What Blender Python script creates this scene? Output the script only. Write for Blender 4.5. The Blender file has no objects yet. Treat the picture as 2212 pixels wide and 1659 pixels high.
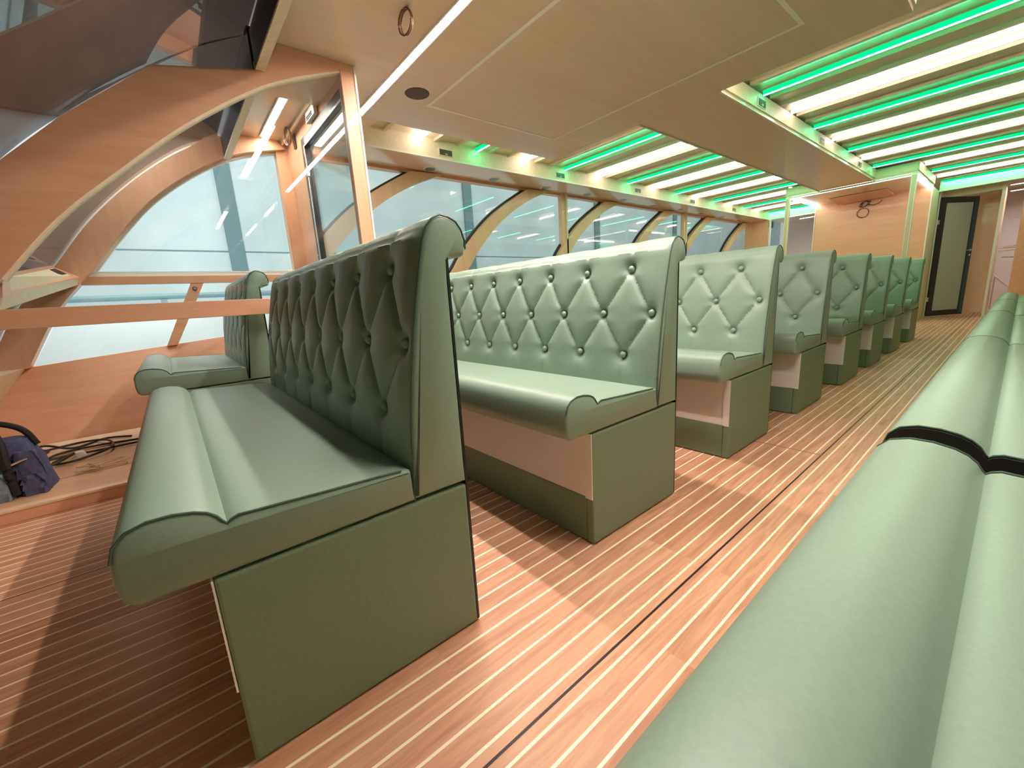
import bpy, bmesh, math, random
from mathutils import Vector, Matrix
random.seed(7)
PI = math.pi
SC = bpy.context.scene
COL = SC.collection

# ------------------------------------------------------------------ materials
def newmat(name):
    m = bpy.data.materials.new(name); m.use_nodes = True
    nt = m.node_tree; nt.nodes.clear()
    out = nt.nodes.new('ShaderNodeOutputMaterial')
    return m, nt, out

def bsdf(nt, out, col=(.5, .5, .5), rough=.5, metal=0., spec=.5, coat=0.):
    b = nt.nodes.new('ShaderNodeBsdfPrincipled')
    b.inputs['Base Color'].default_value = (*col, 1)
    b.inputs['Roughness'].default_value = rough
    b.inputs['Metallic'].default_value = metal
    b.inputs['Specular IOR Level'].default_value = spec
    b.inputs['Coat Weight'].default_value = coat
    nt.links.new(b.outputs[0], out.inputs[0])
    return b

def plain(name, col, rough=.5, metal=0., spec=.5, noise=0., coat=0., nscale=30):
    m, nt, out = newmat(name)
    b = bsdf(nt, out, col, rough, metal, spec, coat)
    if noise:
        tc = nt.nodes.new('ShaderNodeTexCoord')
        n = nt.nodes.new('ShaderNodeTexNoise'); n.inputs['Scale'].default_value = nscale
        n.inputs['Detail'].default_value = 5
        nt.links.new(tc.outputs['Object'], n.inputs['Vector'])
        mp = nt.nodes.new('ShaderNodeMapRange')
        mp.inputs['From Min'].default_value = .3; mp.inputs['From Max'].default_value = .7
        mp.inputs['To Min'].default_value = 1 - noise; mp.inputs['To Max'].default_value = 1 + noise
        nt.links.new(n.outputs['Fac'], mp.inputs['Value'])
        mx = nt.nodes.new('ShaderNodeMix'); mx.data_type = 'RGBA'; mx.blend_type = 'MULTIPLY'
        mx.inputs['Factor'].default_value = 1
        mx.inputs['A'].default_value = (*col, 1)
        nt.links.new(mp.outputs[0], mx.inputs['B'])
        nt.links.new(mx.outputs['Result'], b.inputs['Base Color'])
    return m

def wood(name, c1, c2, grain='Y', rough=.38, scale=1.0, coat=.15):
    m, nt, out = newmat(name)
    b = bsdf(nt, out, c1, rough, coat=coat)
    tc = nt.nodes.new('ShaderNodeTexCoord')
    mp = nt.nodes.new('ShaderNodeMapping')
    s = {'X': (1, 9, 9), 'Y': (9, 1, 9), 'Z': (9, 9, 1)}[grain]
    mp.inputs['Scale'].default_value = [v * scale for v in s]
    nt.links.new(tc.outputs['Object'], mp.inputs['Vector'])
    n = nt.nodes.new('ShaderNodeTexNoise'); n.inputs['Scale'].default_value = 1.2
    n.inputs['Detail'].default_value = 7; n.inputs['Roughness'].default_value = .62
    n.inputs['Distortion'].default_value = .7
    nt.links.new(mp.outputs[0], n.inputs['Vector'])
    n2 = nt.nodes.new('ShaderNodeTexNoise'); n2.inputs['Scale'].default_value = 9
    n2.inputs['Detail'].default_value = 6; n2.inputs['Roughness'].default_value = .7
    nt.links.new(mp.outputs[0], n2.inputs['Vector'])
    ad = nt.nodes.new('ShaderNodeMath'); ad.operation = 'MULTIPLY_ADD'
    nt.links.new(n2.outputs['Fac'], ad.inputs[0]); ad.inputs[1].default_value = .45
    nt.links.new(n.outputs['Fac'], ad.inputs[2])
    cr = nt.nodes.new('ShaderNodeValToRGB')
    cr.color_ramp.elements[0].position = .45; cr.color_ramp.elements[0].color = (*c2, 1)
    cr.color_ramp.elements[1].position = .95; cr.color_ramp.elements[1].color = (*c1, 1)
    nt.links.new(ad.outputs[0], cr.inputs['Fac'])
    nt.links.new(cr.outputs['Color'], b.inputs['Base Color'])
    return m

def planks(name, pitch, seams, tseams, x0, c1, c2, line=(.80, .66, .47), lw=.0068):
    """striped deck flooring: boards along Y, light caulking lines every pitch, dark panel seams"""
    m, nt, out = newmat(name)
    b = bsdf(nt, out, c1, .46, coat=.0, spec=.35)
    L = nt.links.new
    tc = nt.nodes.new('ShaderNodeTexCoord')
    sp = nt.nodes.new('ShaderNodeSeparateXYZ'); L(tc.outputs['Object'], sp.inputs[0])
    def math_(op, a, bb=None, cc=None):
        n = nt.nodes.new('ShaderNodeMath'); n.operation = op
        for i, v in enumerate((a, bb, cc)):
            if v is None: continue
            if isinstance(v, (int, float)): n.inputs[i].default_value = v
            else: L(v, n.inputs[i])
        return n.outputs[0]
    xs = math_('SUBTRACT', sp.outputs[0], x0)
    xn = math_('DIVIDE', xs, pitch)
    fr = math_('FRACT', xn)
    cell = math_('FLOOR', xn)
    d = math_('ABSOLUTE', math_('SUBTRACT', fr, .5))
    ln = math_('LESS_THAN', math_('SUBTRACT', .5, d), lw / pitch / 2)
    # board length blocks
    yb = math_('FLOOR', math_('DIVIDE', math_('ADD', sp.outputs[1], math_('MULTIPLY', math_('FLOOR', math_('DIVIDE', cell, 5)), .37)), 1.15))
    cb = nt.nodes.new('ShaderNodeCombineXYZ')
    L(math_('FLOOR', math_('DIVIDE', cell, 3)), cb.inputs[0]); L(yb, cb.inputs[1])
    wn = nt.nodes.new('ShaderNodeTexWhiteNoise'); wn.noise_dimensions = '2D'; L(cb.outputs[0], wn.inputs['Vector'])
    mp = nt.nodes.new('ShaderNodeMapping'); mp.inputs['Scale'].default_value = (22, 1.7, 1)
    L(tc.outputs['Object'], mp.inputs['Vector'])
    va = nt.nodes.new('ShaderNodeVectorMath'); va.operation = 'ADD'
    L(mp.outputs[0], va.inputs[0])
    vs = nt.nodes.new('ShaderNodeVectorMath'); vs.operation = 'SCALE'; vs.inputs['Scale'].default_value = 9.
    L(cb.outputs[0], vs.inputs[0]); L(vs.outputs[0], va.inputs[1])
    n = nt.nodes.new('ShaderNodeTexNoise'); n.inputs['Scale'].default_value = 1.6
    n.inputs['Detail'].default_value = 8; n.inputs['Roughness'].default_value = .62; n.inputs['Distortion'].default_value = 1.2
    L(va.outputs[0], n.inputs['Vector'])
    f = math_('ADD', n.outputs['Fac'], math_('MULTIPLY', math_('SUBTRACT', wn.outputs['Value'], .5), .20))
    cr = nt.nodes.new('ShaderNodeValToRGB')
    cr.color_ramp.elements[0].position = .32; cr.color_ramp.elements[0].color = (*c2, 1)
    cr.color_ramp.elements[1].position = .68; cr.color_ramp.elements[1].color = (*c1, 1)
    L(f, cr.inputs['Fac'])
    def mix(fac, a, col):
        mx = nt.nodes.new('ShaderNodeMix'); mx.data_type = 'RGBA'
        L(fac, mx.inputs['Factor']); L(a, mx.inputs['A']); mx.inputs['B'].default_value = (*col, 1)
        return mx.outputs['Result']
    c = mix(ln, cr.outputs['Color'], line)
    for s in seams:
        c = mix(math_('LESS_THAN', math_('ABSOLUTE', math_('SUBTRACT', sp.outputs[0], s)), .0032), c, (.02, .006, .006))
    for (ty, xa, xb) in tseams:
        f1 = math_('LESS_THAN', math_('ABSOLUTE', math_('SUBTRACT', sp.outputs[1], ty)), .005)
        f2 = math_('GREATER_THAN', sp.outputs[0], xa); f3 = math_('LESS_THAN', sp.outputs[0], xb)
        c = mix(math_('MULTIPLY', math_('MULTIPLY', f1, f2), f3), c, (.30, .15, .04))
    L(c, b.inputs['Base Color'])
    return m

def emit(name, col, strength):
    m, nt, out = newmat(name)
    e = nt.nodes.new('ShaderNodeEmission')
    e.inputs['Color'].default_value = (*col, 1); e.inputs['Strength'].default_value = strength
    nt.links.new(e.outputs[0], out.inputs[0])
    return m

def glass(name, tint=(.935, .968, .965), r0=.045):
    m, nt, out = newmat(name)
    L = nt.links.new
    lw = nt.nodes.new('ShaderNodeLayerWeight'); lw.inputs['Blend'].default_value = .5
    p = nt.nodes.new('ShaderNodeMath'); p.operation = 'POWER'; p.inputs[1].default_value = 4.5
    L(lw.outputs['Facing'], p.inputs[0])
    ma = nt.nodes.new('ShaderNodeMath'); ma.operation = 'MULTIPLY_ADD'
    ma.inputs[1].default_value = 1 - r0; ma.inputs[2].default_value = r0
    L(p.outputs[0], ma.inputs[0])
    t = nt.nodes.new('ShaderNodeBsdfTransparent'); t.inputs[0].default_value = (*tint, 1)
    g = nt.nodes.new('ShaderNodeBsdfGlossy'); g.inputs['Roughness'].default_value = .0
    mx = nt.nodes.new('ShaderNodeMixShader')
    L(ma.outputs[0], mx.inputs[0]); L(t.outputs[0], mx.inputs[1]); L(g.outputs[0], mx.inputs[2])
    L(mx.outputs[0], out.inputs[0])
    return m

M = {}
M['wood'] = wood('beech_veneer', (.86, .47, .28), (.72, .35, .19), 'Y')
M['woodx'] = wood('beech_veneer_crosswise', (.88, .52, .32), (.76, .41, .23), 'X')
M['woodz'] = wood('beech_veneer_upright', (.86, .50, .30), (.72, .38, .21), 'Z')
M['woodpale'] = wood('pale_beech_rib', (.90, .66, .43), (.80, .54, .32), 'Z')
M['ceilwood'] = wood('ceiling_veneer', (.84, .67, .49), (.74, .57, .40), 'Y', rough=.3, scale=.5, coat=.25)
M['floor'] = planks('striped_deck_floor', .0565, (-.5275, -1.9636, -3.40), ((2.366, -3.6, -.527), (5.655, -.527, .3), (8.9, -1.96, .3)), -.7252, (.70, .38, .22), (.48, .215, .11), line=(.96, .86, .64))
M['floorfine'] = planks('fine_striped_deck', .0283, (-3.12,), (), -2.745, (.80, .50, .29), (.66, .37, .2), line=(.40, .19, .08), lw=.0045)
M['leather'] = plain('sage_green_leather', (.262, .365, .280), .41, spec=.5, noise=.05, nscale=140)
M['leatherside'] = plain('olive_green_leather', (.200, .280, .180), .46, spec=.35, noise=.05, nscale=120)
M['piping'] = plain('dark_green_piping', (.07, .12, .09), .4)
M['black'] = plain('black_edge', (.012, .010, .010), .35)
M['blackcloth'] = plain('black_side_cloth', (.02, .015, .017), .55)
M['cream'] = plain('cream_panel', (.90, .86, .80), .45)
M['white'] = plain('white_profile', (.88, .86, .78), .4)
M['creamwood'] = plain('pale_ledge_veneer', (.85, .74, .52), .5, noise=.06)
M['ceilpanel'] = plain('beige_ceiling_panel', (.84, .78, .60), .32, coat=.3)
M['batten'] = plain('beige_batten', (.74, .64, .46), .4)
M['alu'] = plain('brushed_aluminium', (.62, .64, .62), .35, metal=.8)
M['dark'] = plain('dark_door_frame', (.035, .032, .04), .35)
M['bluegrey'] = plain('blue_grey_door_edge', (.03, .09, .14), .3)
M['frost'] = plain('frosted_door_glass', (.52, .60, .55), .25, spec=.6)
M['steel'] = plain('polished_steel', (.8, .8, .78), .2, metal=1.)
M['glass'] = glass('window_glass')
M['roofglass'] = glass('tinted_roof_glass', (.50, .47, .46), .035)
M['speaker'] = plain('speaker_mesh', (.10, .075, .065), .7)
M['cable'] = plain('brown_cable', (.20, .08, .04), .5)
M['blackcable'] = plain('black_cable', (.03, .018, .01), .5)
M['rope'] = plain('yellow_twine', (.62, .45, .20), .7)
M['bagblue'] = plain('navy_bag_cloth', (.08, .085, .17), .8, noise=.2, nscale=60)
M['bagteal'] = plain('slate_bag_pocket', (.20, .27, .32), .8, noise=.2, nscale=60)
M['bagblack'] = plain('black_bag_strap', (.015, .01, .012), .7)
M['concrete'] = plain('hangar_concrete', (.60, .61, .60), .8, noise=.12, nscale=.9)
M['quay'] = plain('pale_quay_concrete', (.80, .86, .86), .8, noise=.05, nscale=2)
M['hangarroof'] = plain('hangar_roof_sheet', (.19, .135, .115), .8, noise=.15, nscale=1.5)
M['lilac'] = plain('lilac_grey_panel', (.80, .73, .74), .5)
M['tealmark'] = plain('weathered_steel', (.16, .22, .23), .6)
LEDW = (1.0, .86, .80)
M['led'] = emit('warm_white_led', LEDW, 75)
M['ledlobby'] = emit('white_led_tube', (1., .89, .80), 54)
M['tubew'] = emit('white_led_line', (1., .87, .79), 6.8)
M['tubeg'] = emit('green_led_line', (.06, 1., .42), 17)
M['glowg'] = emit('green_led_cover', (.0, .60, .16), 1.0)
M['ledlob2'] = emit('lobby_led_tube', (1., .89, .80), 30)
M['inlay'] = plain('cream_inlay', (.96, .94, .85), .5)
M['lampspot'] = plain('downlight_lens', (.16, .17, .16), .3)
M['label'] = plain('white_lettering', (.85, .85, .8), .5)
M['vent'] = plain('dark_vent', (.012, .03, .012), .5)
M['ventstripe'] = plain('olive_vent_slat', (.20, .22, .13), .5)

# ------------------------------------------------------------------ mesh helpers
class MB:
    def __init__(s): s.v = []; s.f = []
    def add(s, verts, faces):
        o = len(s.v); s.v += [tuple(p) for p in verts]; s.f += [tuple(i + o for i in f) for f in faces]; return s
    def box(s, x0, x1, y0, y1, z0, z1):
        v = [(x, y, z) for x in (x0, x1) for y in (y0, y1) for z in (z0, z1)]
        return s.add(v, [(0, 1, 3, 2), (4, 6, 7, 5), (0, 4, 5, 1), (2, 3, 7, 6), (0, 2, 6, 4), (1, 5, 7, 3)])
    def prism(s, poly, axis, a, b):
        """poly of 2-D points extruded along axis from a to b"""
        def P(p, t):
            return {'x': (t, p[0], p[1]), 'y': (p[0], t, p[1]), 'z': (p[0], p[1], t)}[axis]
        n = len(poly)
        v = [P(p, a) for p in poly] + [P(p, b) for p in poly]
        f = [tuple(range(n))[::-1], tuple(range(n, 2 * n))]
        f += [(i, (i + 1) % n, n + (i + 1) % n, n + i) for i in range(n)]
        return s.add(v, f)
    def strip(s, A, B, x0, x1):
        """solid band in the y-z plane between two curves, thick from x0 to x1"""
        n = len(A); v = []
        for x in (x0, x1):
            v += [(x, *p) for p in A] + [(x, *p) for p in B]
        f = []
        for i in range(n - 1):
            f.append((i, i + 1, n + i + 1, n + i))
            f.append((2 * n + i, 3 * n + i, 3 * n + i + 1, 2 * n + i + 1))
            f.append((i, 2 * n + i, 2 * n + i + 1, i + 1))
            f.append((n + i, n + i + 1, 3 * n + i + 1, 3 * n + i))
        f.append((0, n, 3 * n, 2 * n)); f.append((n - 1, 3 * n - 1, 4 * n - 1, 2 * n - 1))
        return s.add(v, f)
    def frame(s, x0, x1, z0, z1, tx0, tx1, tz0, tz1, y0, y1):
        o = [(x0, z0), (x1, z0), (x1, z1), (x0, z1)]; i = [(x0 + tx0, z0 + tz0), (x1 - tx1, z0 + tz0), (x1 - tx1, z1 - tz1), (x0 + tx0, z1 - tz1)]
        v = [(p[0], y, p[1]) for y in (y0, y1) for p in o + i]; f = []
        for k in range(4):
            n = (k + 1) % 4
            f += [(k, n, 4 + n, 4 + k), (8 + k, 12 + k, 12 + n, 8 + n), (k, 8 + k, 8 + n, n), (4 + k, 4 + n, 12 + n, 12 + k)]
        return s.add(v, f)
    def tube(s, pts, r, seg=8, closed=False):
        pts = [Vector(p) for p in pts]; n = len(pts); v = []; f = []
        up = Vector((0, 0, 1))
        for i, p in enumerate(pts):
            if closed: t = pts[(i + 1) % n] - pts[i - 1]
            else: t = pts[min(i + 1, n - 1)] - pts[max(i - 1, 0)]
            t.normalize()
            a = t.cross(up)
            if a.length < .05: a = t.cross(Vector((1, 0, 0)))
            a.normalize(); b = t.cross(a)
            for k in range(seg):
                w = 2 * PI * k / seg
                v.append(p + a * (r * math.cos(w)) + b * (r * math.sin(w)))
        m = n if closed else n - 1
        for i in range(m):
            for k in range(seg):
                j = (i + 1) % n
                f.append((i * seg + k, i * seg + (k + 1) % seg, j * seg + (k + 1) % seg, j * seg + k))
        if not closed:
            f.append(tuple(range(seg))[::-1]); f.append(tuple((n - 1) * seg + k for k in range(seg)))
        return s.add(v, f)
    def disc(s, c, r, h, axis='z', seg=28, r2=None):
        r2 = r if r2 is None else r2
        v = []
        for (rr, t) in ((r, 0), (r2, h)):
            for k in range(seg):
                w = 2 * PI * k / seg; a, b = rr * math.cos(w), rr * math.sin(w)
                v.append({'z': (c[0] + a, c[1] + b, c[2] + t), 'x': (c[0] + t, c[1] + a, c[2] + b), 'y': (c[0] + a, c[1] + t, c[2] + b)}[axis])
        f = [tuple(range(seg))[::-1], tuple(range(seg, 2 * seg))]
        f += [(k, (k + 1) % seg, seg + (k + 1) % seg, seg + k) for k in range(seg)]
        return s.add(v, f)
    def build(s, name, mat, parent=None, bevel=0., smooth=False, loc=None):
        me = bpy.data.meshes.new(name); me.from_pydata(s.v, [], s.f); me.update()
        bm = bmesh.new(); bm.from_mesh(me)
        bmesh.ops.recalc_face_normals(bm, faces=bm.faces)
        if bevel:
            ed = [e for e in bm.edges if len(e.link_faces) == 2 and e.calc_face_angle(0) > .6]
            bmesh.ops.bevel(bm, geom=ed, offset=bevel, segments=2, affect='EDGES', profile=.6, clamp_overlap=True)
        if smooth:
            for f in bm.faces: f.smooth = True
            for e in bm.edges:
                if len(e.link_faces) == 2 and e.calc_face_angle(0) > .7: e.smooth = False
        bm.to_mesh(me); bm.free()
        me.materials.append(M[mat])
        o = bpy.data.objects.new(name, me); COL.objects.link(o)
        if parent is not None: o.parent = parent
        if loc is not None:
            for v in me.vertices: v.co -= Vector(loc)
            o.location = loc
        return o

def tag(o, label, cat, group=None, kind=None):
    o['label'] = label; o['category'] = cat
    if group: o['group'] = group
    if kind: o['kind'] = kind
    return o
def empty(name, loc, rz=0.):
    o = bpy.data.objects.new(name, None); COL.objects.link(o)
    o.empty_display_size = .1
    o.location = loc; o.rotation_euler = (0, 0, rz)
    return o
def struct(o, label=None, cat=None):
    o['kind'] = 'structure'
    if label: o['label'] = label
    if cat: o['category'] = cat
    return o
def dup(root, loc, rz=None):
    r = root.copy(); COL.objects.link(r); r.location = loc
    if rz is not None: r.rotation_euler = (0, 0, rz)
    for ch in list(root.children):
        c = ch.copy(); COL.objects.link(c); c.parent = r
        for g in list(ch.children):
            d = g.copy(); COL.objects.link(d); d.parent = c
    return r

# ------------------------------------------------------------------ geometry constants
PX, SX = -4.45, .56          # port and starboard hull glass
SCR = -2.745                 # lobby screen plane
ZC = 2.29                    # lowered ceiling
ZU = 2.44                    # upper ceiling between the soffits
YF = 3.52                    # aft edge of the solid ceiling
YE = 11.2                    # aft bulkhead
ZR = .06                     # raised lobby floor

# ------------------------------------------------------------------ floor
f = MB(); f.box(-4.6, .62, -1.3, 14.2, -.12, 0)
struct(f.build('floor', 'floor'), 'wooden deck floor with pale caulking stripes running down the aisle', 'floor')
f = MB(); f.box(-4.12, SCR - .03, -1.2, 1.1, .001, ZR)
struct(f.build('floor_platform', 'floorfine'), 'low raised platform with finer stripes beyond the glass screen', 'floor')
f = MB(); f.box(SCR - .03, SCR, -1.2, 1.1, .001, ZR - .008)
struct(f.build('trim_1', 'wood'), 'salmon wooden riser of the low platform', 'trim')
f = MB(); f.box(SCR - .045, SCR + .004, -1.2, 1.1, ZR - .008, ZR + .004)
struct(f.build('trim_2', 'woodpale', bevel=.002), 'pale wooden nosing along the platform edge', 'trim')
f = MB(); f.box(-4.12, -3.72, -1.2, 1.1, ZR, ZR + .004)
struct(f.build('trim_3', 'woodpale'), 'plain pale border board along the side wall of the platform', 'trim')

# ------------------------------------------------------------------ port side wall
def ztop(y): return .575 + min(max(y, -1.2) + .81, 4.3) * .0833
ys = [-1.25, -.81, .35, 1.1]
w = MB()
for a, b in zip(ys[:-1], ys[1:]):
    for (xa, za0), (xb, zb0) in (((-4.12, None), (PX, 1)),):
        v = []
        for y in (a, b):
            v += [(-4.12, y, 0), (PX, y, ztop(y)), (PX - .05, y, ztop(y)), (PX - .05, y, 0)]
        w.add(v, [(0, 1, 2, 3), (4, 7, 6, 5), (0, 4, 5, 1), (1, 5, 6, 2), (2, 6, 7, 3), (3, 7, 4, 0)])
w.box(PX - .05, PX + .06, 1.1, YE, 0, .93)
struct(w.build('wall_left', 'wood'), 'leaning wooden lower wall under the left windows', 'wall')
w = MB(); w.box(PX - .03, PX + .045, -.50, YE, 1.135, 1.195)
struct(w.build('trim_4', 'wood', bevel=.003), 'pinkish wooden rail under the large left windows', 'trim')
w = MB(); w.box(PX - .02, PX + .03, -.48, YE, 1.196, 1.214); w.box(PX - .02, PX + .022, -.46, YE, 1.220, 1.232)
struct(w.build('trim_5', 'white'), 'white sill profile under the large left windows', 'trim')

def curve_interp(P, n=6):
    """Catmull-Rom through 2-D points"""
    out = []
    Q = [P[0]] + P + [P[-1]]
    for i in range(1, len(Q) - 2):
        for k in range(n):
            t = k / n
            p0, p1, p2, p3 = Q[i - 1], Q[i], Q[i + 1], Q[i + 2]
            out.append(tuple(.5 * ((2 * p1[j]) + (-p0[j] + p2[j]) * t + (2 * p0[j] - 5 * p1[j] + 4 * p2[j] - p3[j]) * t * t
                                   + (-p0[j] + 3 * p1[j] - 3 * p2[j] + p3[j]) * t ** 3) for j in (0, 1)))
    out.append(P[-1]); return out

# lobby side window: arched opening
A_in = curve_interp([(-.81, .575), (-.60, .95), (-.376, 1.224), (-.171, 1.498), (.069, 1.77), (.376, 2.012), (.695, 2.183), (1.069, 2.278)])
A_out = curve_interp([(-1.00, .575), (-.80, .95), (-.56, 1.25), (-.306, 1.59), (.013, 1.915), (.342, 2.164), (.584, 2.309), (.95, 2.41)])
w = MB(); w.strip(A_in, A_out, PX - .03, PX + .10)
struct(w.build('trim_6', 'woodz', smooth=True), 'brown curved wooden rib around the arched lobby window', 'trim')
off = [(p[0] + .018, p[1] - .012) for p in A_in]
w = MB(); w.strip(off[12:], A_in[12:], PX - .02, PX + .03)
struct(w.build('trim_7', 'white'), 'thin white edge inside the arched lobby window', 'trim')
w = MB(); poly = [(p[0], p[1]) for p in A_in[12:]]
poly = [(-.376, 1.214)] + poly[1:-1] + [(1.0, 2.27), (1.0, 1.214)]
w.prism(poly, 'x', PX - .014, PX - .006)
struct(w.build('window_1', 'glass'), 'large arched side window of the lobby', 'window')
w = MB(); w.box(PX - .03, PX + .06, 1.0, 1.1, ztop(1.0), 2.34)
struct(w.build('trim_8', 'woodz'), 'upright wooden post at the aft end of the arched window', 'trim')
# lower panes of the lobby with one raked mullion
w = MB(); w.prism([(-.80, .578), (-.05, ztop(-.05)), (.20, 1.135), (-.49, 1.135)], 'x', PX - .012, PX - .004)
struct(w.build('window_2', 'glass'), 'lower slanted window pane left of the raked mullion', 'window')
w = MB(); w.prism([(.03, ztop(.03)), (1.0, ztop(1.0)), (1.0, 1.135), (.285, 1.135)], 'x', PX - .012, PX - .004)
struct(w.build('window_3', 'glass'), 'lower slanted window pane right of the raked mullion', 'window')
w = MB(); w.prism([(-.048, ztop(-.05) - .003), (.026, ztop(.026) - .003), (.285, 1.137), (.197, 1.137)], 'x', PX - .02, PX + .04)
struct(w.build('trim_9', 'wood', bevel=.003), 'raked wooden mullion between the lower lobby panes', 'trim')
k = empty('window_knob', (PX + .04, .215, 1.09)); tag(k, 'small dark round knob on the raked wooden mullion of the left window', 'knob')
w = MB(); w.disc((0, 0, 0), .017, .012, 'x', 20); w.build('base_plate', 'dark', k)
w = MB(); w.disc((.012, 0, 0), .011, .012, 'x', 16); w.build('bolt_head', 'steel', k)

# aft part: repeated curved ribs in the glass wall
R_in = curve_interp([(2.45, .93), (2.60, 1.07), (2.76, 1.25), (2.954, 1.504), (3.263, 1.805), (3.58, 2.03), (3.99, 2.265)])
R_out = curve_interp([(2.62, .93), (2.79, 1.07), (2.97, 1.25), (3.178, 1.51), (3.549, 1.846), (3.987, 2.11), (4.43, 2.29)])
tn = 10
for i, dy in enumerate((-1.70, 0, 1.66, 3.42, 5.07, 6.87)):
    sh = lambda C: [(p[0] + dy, p[1]) for p in C if p[0] + dy > 1.1 and p[0] + dy < YE + .02]
    if dy < 0:
        k0 = next(j for j, p in enumerate(R_in) if p[0] + dy > 1.12)
        a = [(p[0] + dy, p[1]) for p in R_in[k0:]]; b = [(p[0] + dy, p[1]) for p in R_out[k0:]]
    else:
        a = [(p[0] + dy, p[1]) for p in R_in]; b = [(p[0] + dy, p[1]) for p in R_out]
    if i == 5:
        a = [(min(p[0], YE), p[1]) for p in a]; b = [(min(p[0], YE), p[1]) for p in b]
    w = MB(); w.strip(a, b, PX - .02, PX + .085)
    struct(w.build('trim_%d' % tn, 'woodpale', smooth=True), 'curved pale wooden rib sweeping up the left windows, number %d from the near end' % (i + 1), 'trim'); tn += 1
    e = [(p[0] - .02, p[1] + .012) for p in a]
    w = MB(); w.strip(a, e, PX - .01, PX + .03)
    struct(w.build('trim_%d' % tn, 'dark'), 'dark rubber edge on the curved rib, number %d from the near end' % (i + 1), 'trim'); tn += 1
wn = 4
cuts = [1.1, 4.72, 8.2, YE]
for a, b in zip(cuts[:-1], cuts[1:]):
    w = MB(); w.box(PX - .014, PX - .006, a + .002, b - .002, 1.232, 2.27)
    struct(w.build('window_%d' % wn, 'glass'), 'tall side glazing, bay %d behind the benches' % (wn - 3), 'window'); wn += 1
w = MB(); w.box(PX - .014, PX - .006, 1.1, YE, .93, 1.135)
struct(w.build('window_%d' % wn, 'glass'), 'low strip of glass under the sill rail behind the benches', 'window'); wn += 1
for i, y in enumerate((4.72, 8.2)):
    w = MB(); w.box(PX + .0, PX + .07, y - .05, y + .045, .93, ZC)
    w.build('trim_%d' % tn, 'woodpale'); struct(bpy.data.objects['trim_%d' % tn], 'upright wooden window post, %s along the left wall' % ('first', 'second')[i], 'trim'); tn += 1
    w = MB(); w.box(PX + .03, PX + .085, y + .046, y + .060, .93, ZC); w.box(PX + .06, PX + .085, y + .030, y + .046, .93, ZC)
    struct(w.build('trim_%d' % tn, 'white'), 'white profile on the %s window post' % ('first', 'second')[i], 'trim'); tn += 1

# ------------------------------------------------------------------ windscreen (front glazing) and front wall
G = curve_interp([(-1.02, .575), (-.815, .95), (-.572, 1.25), (-.318, 1.595), (0., 1.92), (.325, 2.17), (.57, 2.30)])
w = MB(); w.strip([(p[0], p[1]) for p in G], [(p[0] - .006, p[1] + .006) for p in G], PX + .02, SCR - .056)
struct(w.build('window_%d' % wn, 'roofglass', smooth=True), 'curved tinted windscreen of the lobby between the two ribs', 'window'); wn += 1
G2 = curve_interp([(-1.17, .06), (-1.11, .55), (-.95, .84), (-.77, 1.10), (-.59, 1.34), (-.43, 1.545), (-.218, 1.752), (.140, 2.044), (.36, 2.19), (.585, 2.31)])
w = MB(); w.strip(G2, [(p[0] - .006, p[1] + .006) for p in G2], SCR - .05, SX - .02)
struct(w.build('window_%d' % wn, 'roofglass', smooth=True), 'curved tinted windscreen rising into the roof over the nearest bench', 'window'); wn += 1
w = MB(); w.prism([(-.84, .575), (-1.04, .575), (-1.30, 0), (-1.22, 0)], 'x', PX - .04, SX)
struct(w.build('wall_front', 'creamwood'), 'pale raked panel wall below the windscreen', 'wall')
# near rib, beam and post of the lobby screen (one frame standing on the platform edge)
scr = empty('screen_frame', (SCR, 0, 0))
tag(scr, 'large salmon wooden screen frame with arched rib and handrail behind the nearest bench', 'screen')
N_in = curve_interp([(-.98, .06), (-.83, .55), (-.68, .84), (-.514, 1.06), (-.30, 1.32), (-.067, 1.538), (.236, 1.80), (.573, 2.036), (.80, 2.15), (1.05, 2.248)])
N_out = [(-1.16, .06), (-1.10, .55), (-.94, .84), (-.76, 1.10), (-.58, 1.34), (-.418, 1.536), (-.206, 1.742), (.150, 2.034), (.60, 2.130), (1.05, 2.285)]
N_out = [(a[0] + (b[0] - a[0]) * k_ / 6, a[1] + (b[1] - a[1]) * k_ / 6) for a, b in zip(N_out[:-1], N_out[1:]) for k_ in range(6)] + [N_out[-1]]
w = MB(); w.strip(N_in, N_out, SCR - .055, SCR); w.build('arched_rib', 'wood', scr, smooth=False)
w = MB(); w.prism([(.596, 2.12), (1.05, 2.262), (1.05, 2.288), (.64, 2.288), (.596, 2.18)], 'x', SCR - .054, SCR - .001); w.build('top_beam', 'wood', scr)
w = MB(); w.box(SCR - .055, SCR, 1.05, 1.13, 0, 2.288); w.build('post', 'woodz', scr)
w = MB(); w.box(SCR - .03, SCR + .004, 1.13, 1.142, 0, 2.288); w.build('white_profile', 'white', scr)['label'] = 'white upright edge profile of the post'
w = MB(); w.box(SCR - .05, SCR, -.66, 1.05, .848, .934); w.build('handrail', 'wood', scr, bevel=.003)
e = [(p[0] + .010, p[1] - .009) for p in N_in]
w = MB(); w.strip(e[18:], N_in[18:], SCR - .05, SCR - .012); w.build('seal', 'creamwood', scr)['label'] = 'thin pale seal under the arch'
poly = [(p[0], p[1]) for p in N_in[14:]] + [(1.05, .934)]
poly = [(-.60, .934)] + [p for p in poly if p[1] > .94] + [(1.05, .934)]
w = MB(); w.prism(poly, 'x', SCR - .034, SCR - .026); w.build('glass_pane', 'glass', scr)['label'] = 'clear glass pane filling the arch'
for o in scr.children:
    for v in o.data.vertices: v.co.x -= SCR

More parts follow.
